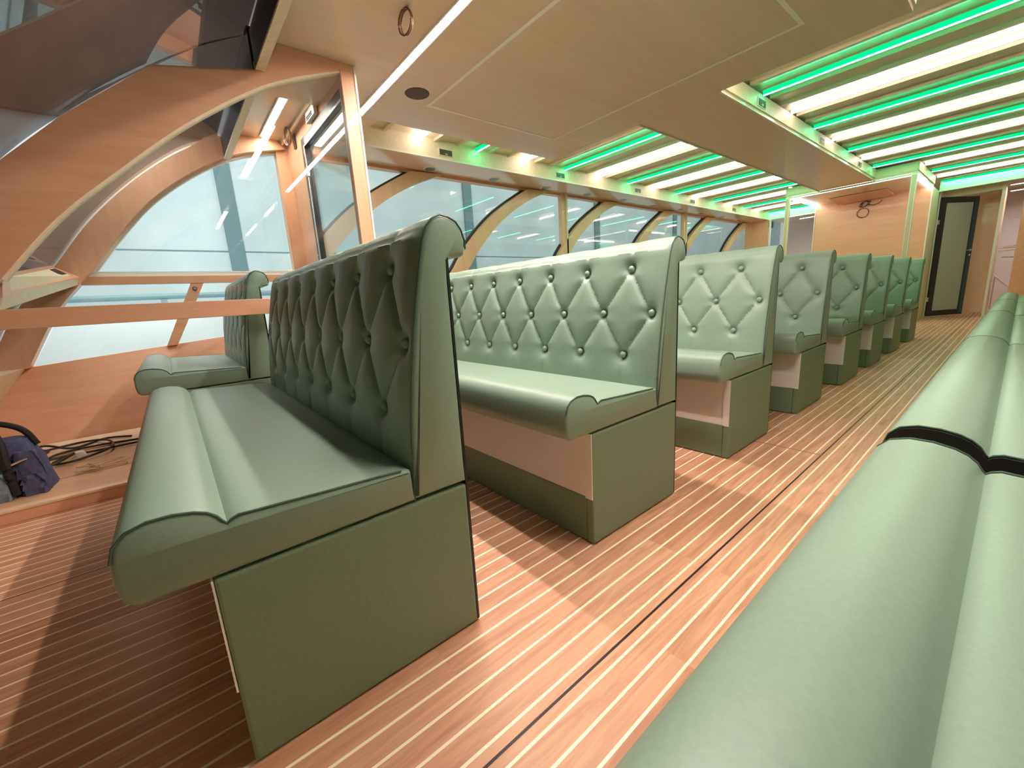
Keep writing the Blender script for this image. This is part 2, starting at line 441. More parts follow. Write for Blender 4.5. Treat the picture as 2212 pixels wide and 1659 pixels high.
# sloping ledge with a dark slot in the windscreen corner
led = empty('windscreen_ledge', (-3.6, -.5, 1.1)); tag(led, 'pale sloping ledge with a dark slot between the windscreen ribs', 'ledge')
def quadslab(c, n, t):
    c = [Vector(p) for p in c]; n = Vector(n).normalized() * t
    return MB().add(c + [p + n for p in c], [(0, 1, 2, 3), (4, 7, 6, 5), (0, 4, 5, 1), (1, 5, 6, 2), (2, 6, 7, 3), (3, 7, 4, 0)])
LO = Vector(led.location)
cA, cB, cC, cD = Vector((-4.36, -.44, 1.190)), Vector((-2.80, -.535, .985)), Vector((-2.80, -.515, 1.085)), Vector((-4.28, -.56, 1.262))
def lerpq(u, v):
    return (cA.lerp(cB, u)).lerp(cD.lerp(cC, u), v)
nn = (-.05, -.8, -.35)
mb = MB()
for (u0, u1, v0, v1) in ((0, 1, 0, .2), (0, 1, .82, 1), (0, .08, .2, .82), (.92, 1, .2, .82)):
    q = quadslab([lerpq(u0, v0) - LO, lerpq(u1, v0) - LO, lerpq(u1, v1) - LO, lerpq(u0, v1) - LO], nn, .05); mb.add(q.v, q.f)
mb.build('surround', 'wood', led)
q = quadslab([lerpq(.08, .2) - LO, lerpq(.92, .2) - LO, lerpq(.92, .82) - LO, lerpq(.08, .82) - LO], nn, .03); q.build('face_panel', 'creamwood', led)
q = quadslab([lerpq(.10, .35) - LO + Vector((0, .006, .003)), lerpq(.24, .35) - LO + Vector((0, .006, .003)), lerpq(.21, .78) - LO + Vector((0, .006, .003)), lerpq(.10, .78) - LO + Vector((0, .006, .003))], nn, .01); q.build('slot', 'black', led)
q = quadslab([cA - LO, cB - LO, cB - LO + Vector((0, -.02, -.055)), cA - LO + Vector((0, -.02, -.055))], (0, -1, 0), .05); q.build('front_lip', 'creamwood', led)

# ------------------------------------------------------------------ lobby bulkhead, door, ceiling
w = MB(); w.box(PX, -3.91, 1.1, 1.14, ZR, 2.34); w.box(-3.91, -2.80, 1.1, 1.14, 2.225, 2.34)
struct(w.build('wall_back', 'woodz'), 'wooden cross wall with the dark framed glass door', 'wall')
d = empty('door_1', (-3.38, 1.12, ZR)); struct(d, 'dark framed glass door in the wooden cross wall', 'door')
w = MB(); w.frame(-.525, .575, 0, 2.16, .06, .05, .08, .06, -.03, .02)
w.build('door_frame', 'dark', d)
w = MB(); w.frame(-.464, .524, .082, 2.098, .022, .006, .006, .012, -.035, -.0305); w.build('frame_edging', 'alu', d)
w = MB(); w.box(-.464, .524, -.004, .004, .081, 2.099); w.build('door_glass', 'glass', d)
for z in (.35, .8, 1.25, 1.7, 2.0):
    w = MB(); w.disc((-.495, -.036, z), .006, .006, 'y', 10); w.build('screw', 'steel', d)
w = MB(); w.box(-.44, -.40, -.05, -.031, 1.86, 1.93); w.build('door_closer', 'alu', d)
# lobby ceiling
w = MB(); w.box(PX, SCR - .055, .70, 1.1, 2.34, 2.40)
struct(w.build('ceiling_lobby', 'ceilwood'), 'pinkish lobby ceiling behind the arched screen', 'ceiling')
w = MB(); w.box(PX + .10, SCR - .056, .592, .636, 2.128, 2.140)
struct(w.build('trim_%d' % tn, 'creamwood'), 'cream front lip of the lobby ceiling', 'trim'); tn += 1
w = MB(); w.box(PX + .10, SCR - .056, .592, .636, 2.141, 2.36); w.box(PX + .10, SCR - .056, .636, .70, 2.30, 2.36)
struct(w.build('trim_%d' % tn, 'dark'), 'dark roof edge in front of the lobby ceiling', 'trim'); tn += 1
w = MB(); w.box(-4.36, SCR - .06, 1.045, 1.06, 2.31, 2.34)
struct(w.build('trim_%d' % tn, 'creamwood'), 'cream batten across the lobby ceiling above the door', 'trim'); tn += 1

def led_bar(name, x0, x1, y, z, mat, label, group, w_=.04, h=.028, end=True):
    t = empty(name, ((x0 + x1) / 2, y, z))
    L = (x1 - x0) / 2
    tag(t, label, 'light', group)
    hw = w_ / 2
    if mat == 'tubeg':
        m = MB(); m.prism([(-hw * .6, -.012), (-hw, -h * .6), (-hw * .5, -h), (hw * .5, -h), (hw, -h * .6), (hw * .6, -.012)], 'x', -L, L); m.build('cover', 'glowg', t)
        m = MB(); m.prism([(-.0085, -h - .0005), (-.006, -h - .006), (.006, -h - .006), (.0085, -h - .0005)], 'x', -L, L); m.build('diffuser', mat, t)
    elif mat in ('led', 'ledlobby', 'ledlob2'):
        m = MB(); m.prism([(-hw, -.001), (-hw, -.004), (hw, -.004), (hw, -.001)], 'x', -L, L); m.build('diffuser', mat, t)
        m = MB(); m.prism([(-hw - .010, 0), (-hw - .010, -.009), (-hw - .0005, -.009), (-hw - .0005, -.0008), (hw + .0005, -.0008), (hw + .0005, -.009), (hw + .010, -.009), (hw + .010, 0)], 'x', -L - .01, L + .01)
        m.build('housing', 'cream', t)
        return t
    else:
        z0 = -.012 if h > .02 else -.0015
        prof = [(-hw * .6, z0), (-hw, (z0 - h) * .5), (-hw * .6, -h), (hw * .6, -h), (hw, (z0 - h) * .5), (hw * .6, z0)]
        m = MB(); m.prism(prof, 'x', -L, L); m.build('diffuser', mat, t)
    m = MB(); m.box(-L - .004, L + .004, -hw * .5, hw * .5, -.0115 if h > .02 else -.001, 0)
    m.build('housing', 'batten', t)
    return t
led_bar('led_tube', -4.30, -3.02, .90, 2.338, 'ledlob2', 'bright white light tube on the lobby ceiling behind the arched screen', None, .05, .035)
# room controller box and dark opening on the cross wall
s_ = empty('control_box', (-3.50, 1.095, 2.285)); tag(s_, 'small white control box above the dark framed glass door', 'box')
w = MB(); w.box(-.11, .11, -.03, 0, -.045, .045); w.build('housing', 'white', s_, bevel=.006)
for q in (-.02, -.035):
    w = MB(); w.box(-.08, .06, -.034, -.031, q, q + .007); w.build('slot', 'dark', s_)
s_ = empty('cable_opening', (-4.10, 1.095, 2.27)); tag(s_, 'small black rectangular opening in the cross wall left of the door', 'opening')
w = MB(); w.box(-.035, .035, -.004, 0, -.055, .055); w.build('recess', 'black', s_)

# ------------------------------------------------------------------ main ceiling
CW = []
w = MB()
w.box(-3.39, -.57, .70, YF, ZC, ZC + .03)
w.box(SCR - .05, .0, .70, 1.1, ZC - .0005, ZC + .0295)
w.box(-3.95, -3.39, 1.14, 1.54, ZC, ZC + .03)
w.box(-.57, SX, .70, 1.54, ZC, ZC + .03)
w.box(-2.33, -1.63, YF, 8.75, ZC, ZC + .03)
w.box(-2.82, -1.15, 8.75, 10.45, ZC, ZC + .03)
struct(w.build('ceiling', 'ceilwood'), 'lowered veneer ceiling with a central band running aft', 'ceiling')
w = MB()   # upright edges of the lowered ceiling facing the recesses
def vface(x0, x1, y0, y1): w.box(x0, x1, y0, y1, ZC + .0301, ZU)
vface(-3.40, -3.385, 1.54, YF - .001); vface(-3.40, -2.33, YF - .012, YF); vface(-1.63, -.56, YF - .012, YF); vface(-.575, -.56, 1.54, YF - .012)
vface(-2.342, -2.33, YF, 8.75); vface(-1.63, -1.618, YF, 8.75); vface(-2.82, -2.342, 8.74, 8.752); vface(-1.618, -1.15, 8.74, 8.752)
vface(-2.832, -2.82, 8.752, 10.45); vface(-1.15, -1.138, 8.752, 10.45); vface(-3.95, -3.40, 1.53, 1.54); vface(-.56, .0, 1.53, 1.54)
struct(w.build('trim_%d' % tn, 'creamwood'), 'cream upright edges around the light recesses', 'trim'); tn += 1
w = MB(); w.box(-2.34, -2.325, YF, 8.75, ZC - .008, ZC - .0005); w.box(-1.635, -1.62, YF, 8.75, ZC - .008, ZC - .0005)
struct(w.build('trim_%d' % tn, 'white'), 'thin white edge strips of the central ceiling band', 'trim'); tn += 1
# inlaid frame
w = MB(); t_ = .026
X0, X1, Y0, Y1 = -2.985, -.965, 1.755, 3.105
w.box(X0, X1, Y0, Y0 + t_, ZC - .002, ZC - .0002); w.box(X0, X1, Y1 - t_, Y1, ZC - .002, ZC - .0002)
w.box(X0, X0 + t_, Y0 + t_, Y1 - t_, ZC - .002, ZC - .0002); w.box(X1 - t_, X1, Y0 + t_, Y1 - t_, ZC - .002, ZC - .0002)
struct(w.build('trim_%d' % tn, 'inlay'), 'cream rectangular inlay line in the lowered ceiling', 'trim'); tn += 1
# front lip of ceiling
w = MB(); w.box(SCR - .0, SX, .592, .636, 2.128, 2.140)
struct(w.build('trim_%d' % tn, 'creamwood'), 'cream front lip of the ceiling under the roof glass', 'trim'); tn += 1
w = MB(); w.box(SCR, SX, .592, .636, 2.141, ZC + .02); w.box(SCR, SX, .636, .70, ZC - .01, ZC + .02)
struct(w.build('trim_%d' % tn, 'dark'), 'dark roof edge in front of the ceiling lip', 'trim'); tn += 1
# upper ceiling
w = MB(); w.box(PX - .05, SX + .05, .70, 14.2, ZU + .03, ZU + .08)
struct(w.build('ceiling_upper', 'ceilpanel'), 'beige upper ceiling panels between the light lines', 'ceiling')
w = MB()
for y in [1.62, 1.85] + [2.19 + .69 * q + e_ for q in range(13) for e_ in (.20, .46)]:
    for (xa, xb) in (((-3.948, -3.402), (-.558, -.015)) if y < YF - .05 else ((-3.948, -2.344), (-1.616, -.015))):
        if y > 8.72: xa, xb = (max(xa, -3.948), min(xb, -2.834)) if xb < -2 else (-1.136, xb)
        w.box(xa, xb, y - .017, y + .017, ZU + .004, ZU + .03)
struct(w.build('trim_%d' % tn, 'batten'), 'beige cross battens of the upper ceiling', 'trim'); tn += 1
# soffits along both sides
w = MB(); w.box(PX - .04, -3.95, 1.14, YE, ZC, ZC + .02); w.box(-3.965, -3.95, 1.14, YE, ZC + .02, ZU + .03)
struct(w.build('trim_%d' % tn, 'ceilwood'), 'left soffit above the windows with small downlights', 'trim'); tn += 1
w = MB(); w.box(-3.949, -3.944, 1.14, YE, ZC - .004, ZC + .012)
struct(w.build('trim_%d' % tn, 'white'), 'thin bright edge strip along the left soffit', 'trim'); tn += 1
w = MB(); w.box(-3.9495, -3.9475, 1.54, YE, ZC + .012, ZU + .03)
struct(w.build('trim_%d' % tn, 'creamwood'), 'cream inner face of the left soffit', 'trim'); tn += 1
w = MB(); w.box(PX - .04, PX + .05, 1.14, YE, ZC - .03, ZC)
struct(w.build('trim_%d' % tn, 'wood'), 'wooden head rail over the left windows', 'trim'); tn += 1
w = MB(); w.box(-.01, SX + .04, 1.54, YE, ZC, ZC + .02); w.box(-.01, .005, 1.54, YE, ZC + .02, ZU + .03)
struct(w.build('trim_%d' % tn, 'ceilwood'), 'right soffit above the starboard windows', 'trim'); tn += 1

# main LED strip
led_bar('led_tube', -1.65, -.20, .89, ZC, 'ledlobby', 'short white light tube on the ceiling ahead of the long light strip', None, .05, .035)
led_bar('led_strip', -3.36, .30, 1.385, ZC, 'led', 'long bright white light strip crossing the lowered ceiling behind the screen post', None, .045, .016)

# light lines in the recesses
ORD = ['first', 'second', 'third', 'fourth', 'fifth', 'sixth', 'seventh', 'eighth', 'ninth', 'tenth', 'eleventh', 'twelfth', 'thirteenth', 'fourteenth', 'fifteenth']
cnt = {}
yl = 2.19; gi = 0
for i in range(14):
    yy = yl + .69 * i
    if yy > YE - .02: break
    col = 'white' if i % 2 == 0 else 'green'
    for side in ('left', 'right'):
        if side == 'left':
            xa, xb = -3.925, (-3.42 if yy < YF else (-2.36 if yy < 8.72 else -2.85))
        else:
            if yy < YF: xa, xb = -.54, -.03
            else: xa, xb = (-1.60 if yy < 8.72 else -1.12), -.03
        key = (col, side); n = cnt.get(key, 0); cnt[key] = n + 1
        led_bar('light_line', xa, xb, yy, ZU - .002 + .03, 'tubew' if col == 'white' else 'tubeg',
                '%s glowing light line in the %s ceiling recess, %s %s one from the near end' % (col, side, ORD[n], col),
                '%s light lines of the %s recess' % (col, side), .042 if col == 'green' else .048, .045)

# sockets / vents on the recess edges
def vent(x, y, z, face, label):
    t = empty('vent_grille', (x, y, z), 0 if face > 0 else PI); tag(t, label, 'vent', 'small vents on the recess edges')
    m = MB(); m.box(0, .006, -.085, .085, -.034, .034); m.build('frame', 'cream', t)
    m = MB(); m.box(.0062, .009, -.074, .074, -.027, .027); p = m.build('grille', 'vent', t)
    for q in range(5):
        zz = -.021 + q * .0105
        m = MB(); m.box(.0092, .0105, -.070, .070, zz - .002, zz + .002); m.build('slat', 'ventstripe', t)
    m = MB()
    def seg(y0, y1, z0, z1): m.box(.0106, .0116, y0, y1, z0, z1)
    seg(-.010, -.007, -.024, -.008); seg(-.001, .002, -.024, -.008); seg(-.007, -.001, -.0175, -.0145)      # H
    for zz in (-.024, -.0165, -.0105): seg(.006, .016, zz, zz + .0025)                                       # 8
    seg(.006, .0085, -.024, -.008); seg(.0135, .016, -.024, -.008)
    m.build('lettering', 'label', t)
    return t
for i, y in enumerate((2.50, 4.20, 5.92, 7.62, 9.34)):
    vent(-3.947, y, 2.358, 1, 'small dark vent on the left soffit edge, %s from the near end' % ORD[i])
for i, y in enumerate((4.27, 5.99, 7.70)):
    vent(-1.617, y, 2.368, 1, 'small dark vent on the central ceiling band edge, %s from the near end' % ORD[i])
# downlights
for i, y in enumerate((2.49, 3.36, 4.25, 5.10, 5.98, 6.87, 7.75, 8.6, 9.5, 10.4)):
    t = empty('downlight', (-4.27, y, ZC)); tag(t, 'round recessed downlight under the left soffit, %s from the near end' % ORD[i], 'light', 'downlights under the left soffit')
    m = MB(); m.disc((0, 0, 0), .080, -.005, 'z', 32, .072); m.build('ring', 'cream', t)
    m = MB(); m.disc((0, 0, -.0052), .058, -.002, 'z', 28); m.build('lens', 'lampspot', t)
t = empty('ceiling_speaker', (-2.85, 1.614, ZC)); tag(t, 'round dark speaker in the ceiling beside the cream inlay line', 'speaker')
m = MB(); m.disc((0, 0, 0), .085, -.004, 'z', 36, .083); m.build('grille', 'speaker', t)
def loop(name, c, r, sx, sz, label, wire=.006, mat='cable', top=None):
    t = empty(name, c); tag(t, label, 'cable')
    pts = [(sx * r * math.sin(a) * .7, .10 * r * math.sin(a), -sz * r + -sz * r * math.cos(a)) for a in [PI + 2 * PI * k / 26 for k in range(26)]]
    m = MB(); m.tube(pts, wire, 7, closed=True); m.build('loop', mat, t, smooth=True)
    pts = [(sx * r * .9 * math.sin(a) * .7, .10 * r * math.sin(a) + .01, -sz * r + -sz * r * .96 * math.cos(a)) for a in [PI + 2 * PI * k / 26 for k in range(26)]]
    m = MB(); m.tube(pts, wire * .8, 7, closed=True); m.build('second_turn', mat, t, smooth=True)
    return t
loop('hanging_cable', (-2.12, 1.17, ZC), .075, 1, .75, 'looped brown cable end hanging from the ceiling at the top of the picture', .005)
loop('hanging_cable', (-4.02, 1.02, 2.335), .075, 1.2, .85, 'looped brown cable hanging in the lobby corner near the light tube', .005)

# ------------------------------------------------------------------ benches
S_PROF = [(-.098, .405), (-.113, .418), (-.118, .45), (-.116, .49), (-.109, .515), (-.092, .533), (-.064, .5415), (-.032, .541), (-.004, .535), (.013, .527), (.025, .516), (.032, .504),
          (.0365, .4985), (.042, .503), (.054, .5075), (.075, .506), (.12, .5035), (.20, .4985), (.30, .4935), (.360, .489), (.378, .486), (.384, .480), (.384, .406)]
B_FRONT = [(.384, .408), (.388, .46), (.392, .54), (.400, .62), (.411, .70), (.424, .78), (.440, .86), (.456, .93), (.468, .98), (.480, 1.012), (.496, 1.030), (.516, 1.039),
           (.538, 1.036), (.557, 1.027), (.570, 1.010), (.577, .988), (.578, .968)]
B_REAR = [(.575, .956), (.566, .951), (.535, .949), (.527, .942), (.525, .90), (.525, .408)]

def resample(P, step):
    out = [P[0]]
    for a, b in zip(P[:-1], P[1:]):
        L = math.dist(a, b); n = max(1, round(L / step))
        for k in range(1, n + 1): out.append((a[0] + (b[0] - a[0]) * k / n, a[1] + (b[1] - a[1]) * k / n))
    return out

def segdist(p, a, b):
    ax, ay = a; bx, by = b; px, py = p
    dx, dy = bx - ax, by - ay
    t = max(0, min(1, ((px - ax) * dx + (py - ay) * dy) / (dx * dx + dy * dy)))
    return math.hypot(px - ax - t * dx, py - ay - t * dy)

def tuft_mesh(L, first=.168, pitch=.2275, du=.0095, dv=.0095):
    # buttons; u measured from aisle end, v = height
    n = int((L - first - .07) / pitch) + 1
    B = []
    for i in range(n):
        u = first + pitch * i
        B += [(u, .935, 0, i), (u, .600, 2, i)]
    mid = []
    for i in range(n + 1):
        u = first - pitch / 2 + pitch * i
        if u < L - .03: mid.append(u); B.append((u, .764, 1, i))
    segs = []
    for i in range(n):
        u = first + pitch * i
        for um in mid:
            if abs(abs(um - u) - pitch / 2) < .01:
                segs += [((u, .935), (um, .764), 1.), ((u, .600), (um, .764), 1.)]
        segs += [((u, .935), (u, 1.03), .42), ((u, .600), (u, .44), .35)]
    return B, segs

def make_back(L, parent):
    B, segs = tuft_mesh(L)
    front = resample(B_FRONT, .0090)
    ring = front + resample([B_FRONT[-1]] + B_REAR, .05)[1:] 
    ring = ring + resample([B_REAR[-1], B_FRONT[0]], .05)[1:-1]
    nf = len(front); nr = len(ring)
    cy = sum(p[0] for p in ring) / nr; cz = sum(p[1] for p in ring) / nr
    # normals of the front profile
    nrm = []
    for j in range(nr):
        a, b = ring[j - 1], ring[(j + 1) % nr]
        t = Vector((b[0] - a[0], b[1] - a[1])); t.normalize(); nrm.append((-t.y, t.x))
    nu = int(L / .0085)
    us = [0., .003, .010] + [.010 + (L - .02) * k / nu for k in range(1, nu)] + [L - .010, L - .003, L]
    ins = {0: .010, 1: .004, len(us) - 1: .010, len(us) - 2: .004}
    V = []; F = []
    for iu, u in enumerate(us):
        q = ins.get(iu, 0.)
        near = [s for s in segs if min(s[0][0], s[1][0]) - .09 < u < max(s[0][0], s[1][0]) + .09]
        nb = [b for b in B if abs(b[0] - u) < .09]
        edge = min(1., min(u, L - u) / .05)
        for j, p in enumerate(ring):
            y, z = p[0] + nrm[j][0] * -q, p[1] + nrm[j][1] * -q
            if j < nf and z > .42:
                v = z if j < nf * .62 else min(1.04, z)
                arc = 1. if p[0] < .50 else max(0., 1 - (p[0] - .50) / .05)
                h = 0.
                for s in near:
                    dd = segdist((u, v), s[0], s[1]); h = max(h, s[2] * (.0100 * math.exp(-(dd / .0075) ** 2) + .0085 * math.exp(-(dd / .032) ** 2)))
                hb = 0.
                for b in nb:
                    dd = math.hypot(u - b[0], v - b[1]); hb = max(hb, .025 * math.exp(-(dd / .021) ** 2) + .013 * math.exp(-(dd / .055) ** 2))
                h = max(h, hb) * edge * arc
                puff = .010 * edge * arc * (1 if .45 < v < 1.0 else .3)
                y += nrm[j][0] * (puff - h); z += nrm[j][1] * (puff - h)
            V.append((-u, y, z))
    for i in range(len(us) - 1):
        for j in range(nr):
            F.append((i * nr + j, i * nr + (j + 1) % nr, (i + 1) * nr + (j + 1) % nr, (i + 1) * nr + j))
    F.append(tuple(range(nr))[::-1]); F.append(tuple((len(us) - 1) * nr + j for j in range(nr)))
    mb = MB(); mb.add(V, F)
    bk = mb.build('backrest', 'leather', parent, smooth=True)
    # buttons
    me = None
    def prof_y(z):
        for a, b in zip(B_FRONT[:-1], B_FRONT[1:]):
            if a[1] <= z <= b[1]: return a[0] + (b[0] - a[0]) * (z - a[1]) / (b[1] - a[1])
        return .4
    for (u, v, r, i) in B:
        if me is None:
            m = MB()
            for a in range(7):
                th = PI * a / 6
                for k in range(12):
                    w = 2 * PI * k / 12
                    m.v.append((.0135 * math.sin(th) * math.cos(w), -.010 * math.cos(th), .0135 * math.sin(th) * math.sin(w)))
            for a in range(6):
                for k in range(12): m.f.append((a * 12 + k, a * 12 + (k + 1) % 12, (a + 1) * 12 + (k + 1) % 12, (a + 1) * 12 + k))
            o = m.build('button', 'leather', bk, smooth=True); me = o.data
        else:
            o = bpy.data.objects.new('button', me); COL.objects.link(o); o.parent = bk
        o.location = (-u, prof_y(v) + .0085, v)
    return bk

def make_bench(L, two_tone=True):
    t = empty('booth_bench', (0, 0, 0))
    # seat cushion
    m = MB(); xs = [0., .004, .012, L - .012, L - .004, L]; q = [.010, .003, 0, 0, .003, .010]
    n = len(S_PROF); nr = []
    for j in range(n):
        a, b = S_PROF[j - 1], S_PROF[(j + 1) % n]
        tt = Vector((b[0] - a[0], b[1] - a[1])); tt.normalize(); nr.append((-tt.y, tt.x))
    for x, i_ in zip(xs, q):
        for j, p in enumerate(S_PROF): m.v.append((-x, p[0] - nr[j][0] * i_, p[1] - nr[j][1] * i_))
    for i in range(5):
        for j in range(n): m.f.append((i * n + j, i * n + (j + 1) % n, (i + 1) * n + (j + 1) % n, (i + 1) * n + j))
    m.f.append(tuple(range(n))[::-1]); m.f.append(tuple(5 * n + j for j in range(n)))
    st = m.build('seat', 'leather', t, smooth=True)
    for x in (.003, L - .003):
        m = MB(); m.tube([(-x, p[0] + nr[j][0] * -.001, p[1] + nr[j][1] * -.001) for j, p in enumerate(S_PROF[3:20], 3)], .0022, 6)
        m.build('piping', 'piping', st, smooth=True)
    bk = make_back(L, t)
    for x in (.003, L - .003):
        m = MB(); m.tube([(-x, p[0], p[1]) for p in resample(B_FRONT, .02)], .0024, 6)
        m.build('piping', 'piping', bk, smooth=True)
    # base: upholstered plinth with a white front board
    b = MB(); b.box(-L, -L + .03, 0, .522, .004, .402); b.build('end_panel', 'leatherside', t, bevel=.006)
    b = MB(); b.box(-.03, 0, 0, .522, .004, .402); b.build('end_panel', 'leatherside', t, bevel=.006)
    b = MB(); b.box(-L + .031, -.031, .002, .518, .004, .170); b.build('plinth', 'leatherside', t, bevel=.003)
    b = MB(); b.box(-L + .031, -.031, .004, .50, .1705, .400); b.build('front_board', 'cream', t)['label'] = 'white front board under the seat'
    b = MB(); b.box(-.0305, -.0005, -.004, -.0005, .170, .402); b.build('board_edge', 'white', t)['label'] = 'thin white board edge at the aisle end'
    b = MB(); b.box(-L + .002, -.002, .5225, .529, .006, .955); b.build('rear_panel', 'black', t)['label'] = 'thin black rear panel'
    b = MB(); b.box(-L + .01, -.01, .01, .51, 0, .004); b.build('glide', 'black', t)
    return t

BY0 = -.020
bl = make_bench(1.69); bl.location = (-.829, BY0, 0)
NAMES = ['nearest booth bench of the left row, dark green tufted back against the light',
         'second booth bench from the camera, its full tufted face and white front board showing',
         'third booth bench from the camera in the left row, with two diamonds of tufting showing',
         'fourth booth bench from the camera in the left row along the aisle',
         'fifth booth bench from the camera in the left row, tinted by green light',
         'sixth booth bench from the camera in the left row along the aisle',
         'seventh booth bench from the camera, second last of the left row',
         'eighth and farthest booth bench of the left row, next to the far doorway']
GRP = 'green tufted booth benches of the left row'
tag(bl, NAMES[0], 'bench', GRP)
for i, y in enumerate((.990, 2.020, 3.030, 4.085, 5.05, 6.08, 7.17)):
    o = dup(bl, (-.829 if i < 4 else -.829, y, 0)); tag(o, NAMES[i + 1], 'bench', GRP)
lb = make_bench(1.18); lb.location = (-2.87, -.078, ZR)
tag(lb, 'small green booth bench on the low platform behind the wooden handrail', 'bench')

# long run of benches along the starboard side
rb = make_bench(1.85); rb.location = (-.036, -.79, 0); rb.rotation_euler = (0, 0, -PI / 2)
rb.name = 'side_bench'
tag(rb, 'nearest green side bench at the bottom right corner, close to the camera', 'bench', 'green side benches along the right wall')
RN = ['second green side bench on the right, its black cushion end facing the camera', 'third green side bench on the right wall',
      'fourth green side bench on the right wall', 'fifth and farthest green side bench on the right wall']
rb2 = make_bench(1.815); rb2.name = 'side_bench'; rb2.rotation_euler = (0, 0, -PI / 2); rb2.location = (-.036, 1.155, 0)
n = len(S_PROF)
m = MB(); m.prism([(p[0] * .985, p[1] - .004) for p in S_PROF], 'x', .0006, .004); m.build('cushion_end', 'blackcloth', rb2, bevel=0)['label'] = 'black end of the cushion'
tag(rb2, RN[0], 'bench', 'green side benches along the right wall')
for i, y in enumerate((2.975, 4.80, 6.625)):
    o = dup(rb2, (-.036, y, 0)); tag(o, RN[i + 1], 'bench', 'green side benches along the right wall')
    for c_ in list(o.children):
        if c_.name.startswith('cushion_end'): bpy.data.objects.remove(c_)

# ------------------------------------------------------------------ starboard wall (mirrors the port side)
w = MB(); w.box(SX, SX + .05, -1.25, YE, 0, .93)
struct(w.build('wall_right', 'wood'), 'wooden lower wall behind the right benches', 'wall')
w = MB(); w.box(SX - .01, SX + .05, -.5, YE, 1.135, 1.21)
struct(w.build('trim_%d' % tn, 'wood'), 'wooden rail under the right windows', 'trim'); tn += 1
for i, dy in enumerate((-3.3, -1.70, 0, 1.66, 3.42, 5.07)):
    a = [(p[0] + dy, p[1]) for p in R_in]; b = [(p[0] + dy, p[1]) for p in R_out]
    w = MB(); w.strip(a, b, SX - .02, SX + .04)
    struct(w.build('trim_%d' % tn, 'woodpale', smooth=True), 'curved pale rib of the right windows, number %d' % (i + 1), 'trim'); tn += 1
w = MB(); w.box(SX + .002, SX + .010, .6, YE, .93, ZC)
struct(w.build('window_%d' % wn, 'glass'), 'side glazing along the right wall', 'window'); wn += 1

# ------------------------------------------------------------------ aft end: screen alcove, bulkheads, door
a = empty('alcove_frame', (-1.985, 8.75, 0)); tag(a, 'open alcove frame with pale posts around the wooden far panel', 'frame')
w = MB()
w.box(-.835, -.775, 0, .05, 0, 2.288); w.build('post', 'woodpale', a)
w = MB(); w.box(.775, .835, 0, .05, 0, 2.288); w.build('post', 'woodpale', a)
for (p, q) in ((-.838, -.826), (-.787, -.772), (.772, .787), (.826, .838)):
    w = MB(); w.box(p, q, -.006, 0, 0, 2.26); w.build('white_edge', 'white', a)
w = MB(); w.box(-.838, .838, -.006, 0, 2.262, 2.288); w.build('white_edge', 'white', a)
w = MB(); w.box(-.77, .77, .004, .05, 2.262, 2.285); w.build('light_line', 'led' if False else 'tubew', a)['label'] = 'glowing line under the top beam'
for p in (.775, -.80):
    w = MB(); w.box(p, p + .025, .06, 1.65, 2.262, 2.285); w.build('light_line', 'tubew', a)['label'] = 'glowing line along the alcove side'
w = MB(); w.prism([(.95, 2.284), (1.60, 2.284), (1.60, 2.235)], 'x', -.45, .35); w.build('sloped_bulkhead', 'wood', a)
w = MB(); w.box(-2.82, -1.15, 10.42, 10.47, 0, ZC)
struct(w.build('wall_far', 'woodx'), 'salmon wooden panel at the back of the alcove', 'wall')
w = MB(); w.box(-2.822, -2.808, 10.40, 10.419, 0, ZC); w.box(-1.162, -1.145, 10.40, 10.419, 0, ZC)
struct(w.build('trim_%d' % tn, 'white'), 'white corner strips of the alcove back panel', 'trim'); tn += 1
w = MB(); w.box(-1.19, -1.15, 10.47, 11.38, 0, ZC); w.box(-2.82, -2.78, 10.47, 11.2, 0, ZC)
struct(w.build('trim_%d' % tn, 'creamwood'), 'cream side walls behind the alcove', 'trim'); tn += 1
# wires on the panel
t = empty('cable_coil', (-2.06, 10.40, 2.025)); tag(t, 'thin brown cable coil hanging on the wooden alcove panel', 'cable')
for k_ in range(2):
    m = MB(); m.tube([(.085 * math.cos(2 * PI * q / 24) + .01 * k_, -.004 - .008 * k_, .085 * (1 - .06 * k_) * math.sin(2 * PI * q / 24)) for q in range(24)], .004, 6, closed=True)
    m.build('turn', 'cable', t, smooth=True)
t = empty('cable_bundle', (-2.04, 10.385, 2.155)); tag(t, 'dark tangled cable bundle at the top of the wooden alcove panel', 'cable')
m = MB(); m.tube([(.09 * math.cos(q * .55) * (1 - q * .02), -.01 * math.sin(q), .05 * math.sin(q * .55 + .4) + .02) for q in range(30)], .006, 6); m.build('coil', 'blackcable', t, smooth=True)
m = MB(); m.tube([(.05, 0, -.0), (.14, 0, -.02), (.20, 0, .0), (.23, .0, .02), (.245, .0, .045)], .006, 6); m.build('tail', 'blackcable', t, smooth=True)
# far bulkhead
w = MB(); w.box(PX, -3.95, YE, YE + .04, 0, ZC + .1)
struct(w.build('wall_far_left', 'woodz'), 'narrow wooden bulkhead at the far end of the left windows', 'wall')
w = MB(); w.box(-3.95, -2.82, YE, YE + .04, ZC, ZU + .03); w.box(-1.15, -.013, YE + .0, YE + .04, ZC, ZU + .03)
struct(w.build('trim_%d' % tn, 'cream'), 'pale headers closing the light recesses', 'trim'); tn += 1
w = MB(); w.box(-3.95, -2.82, YE - .004, YE - .0005, ZC - .012, ZC + .004); w.box(-1.15, -.013, YE - .004, YE - .0005, ZC - .012, ZC + .004); w.box(-3.92, -3.89, YE - .01, YE + .04, 0, ZC - .013)
struct(w.build('trim_%d' % tn, 'white'), 'white edge strips at the far openings', 'trim'); tn += 1
w = MB(); w.box(-.13, SX, YE, YE + .05, 0, ZC)
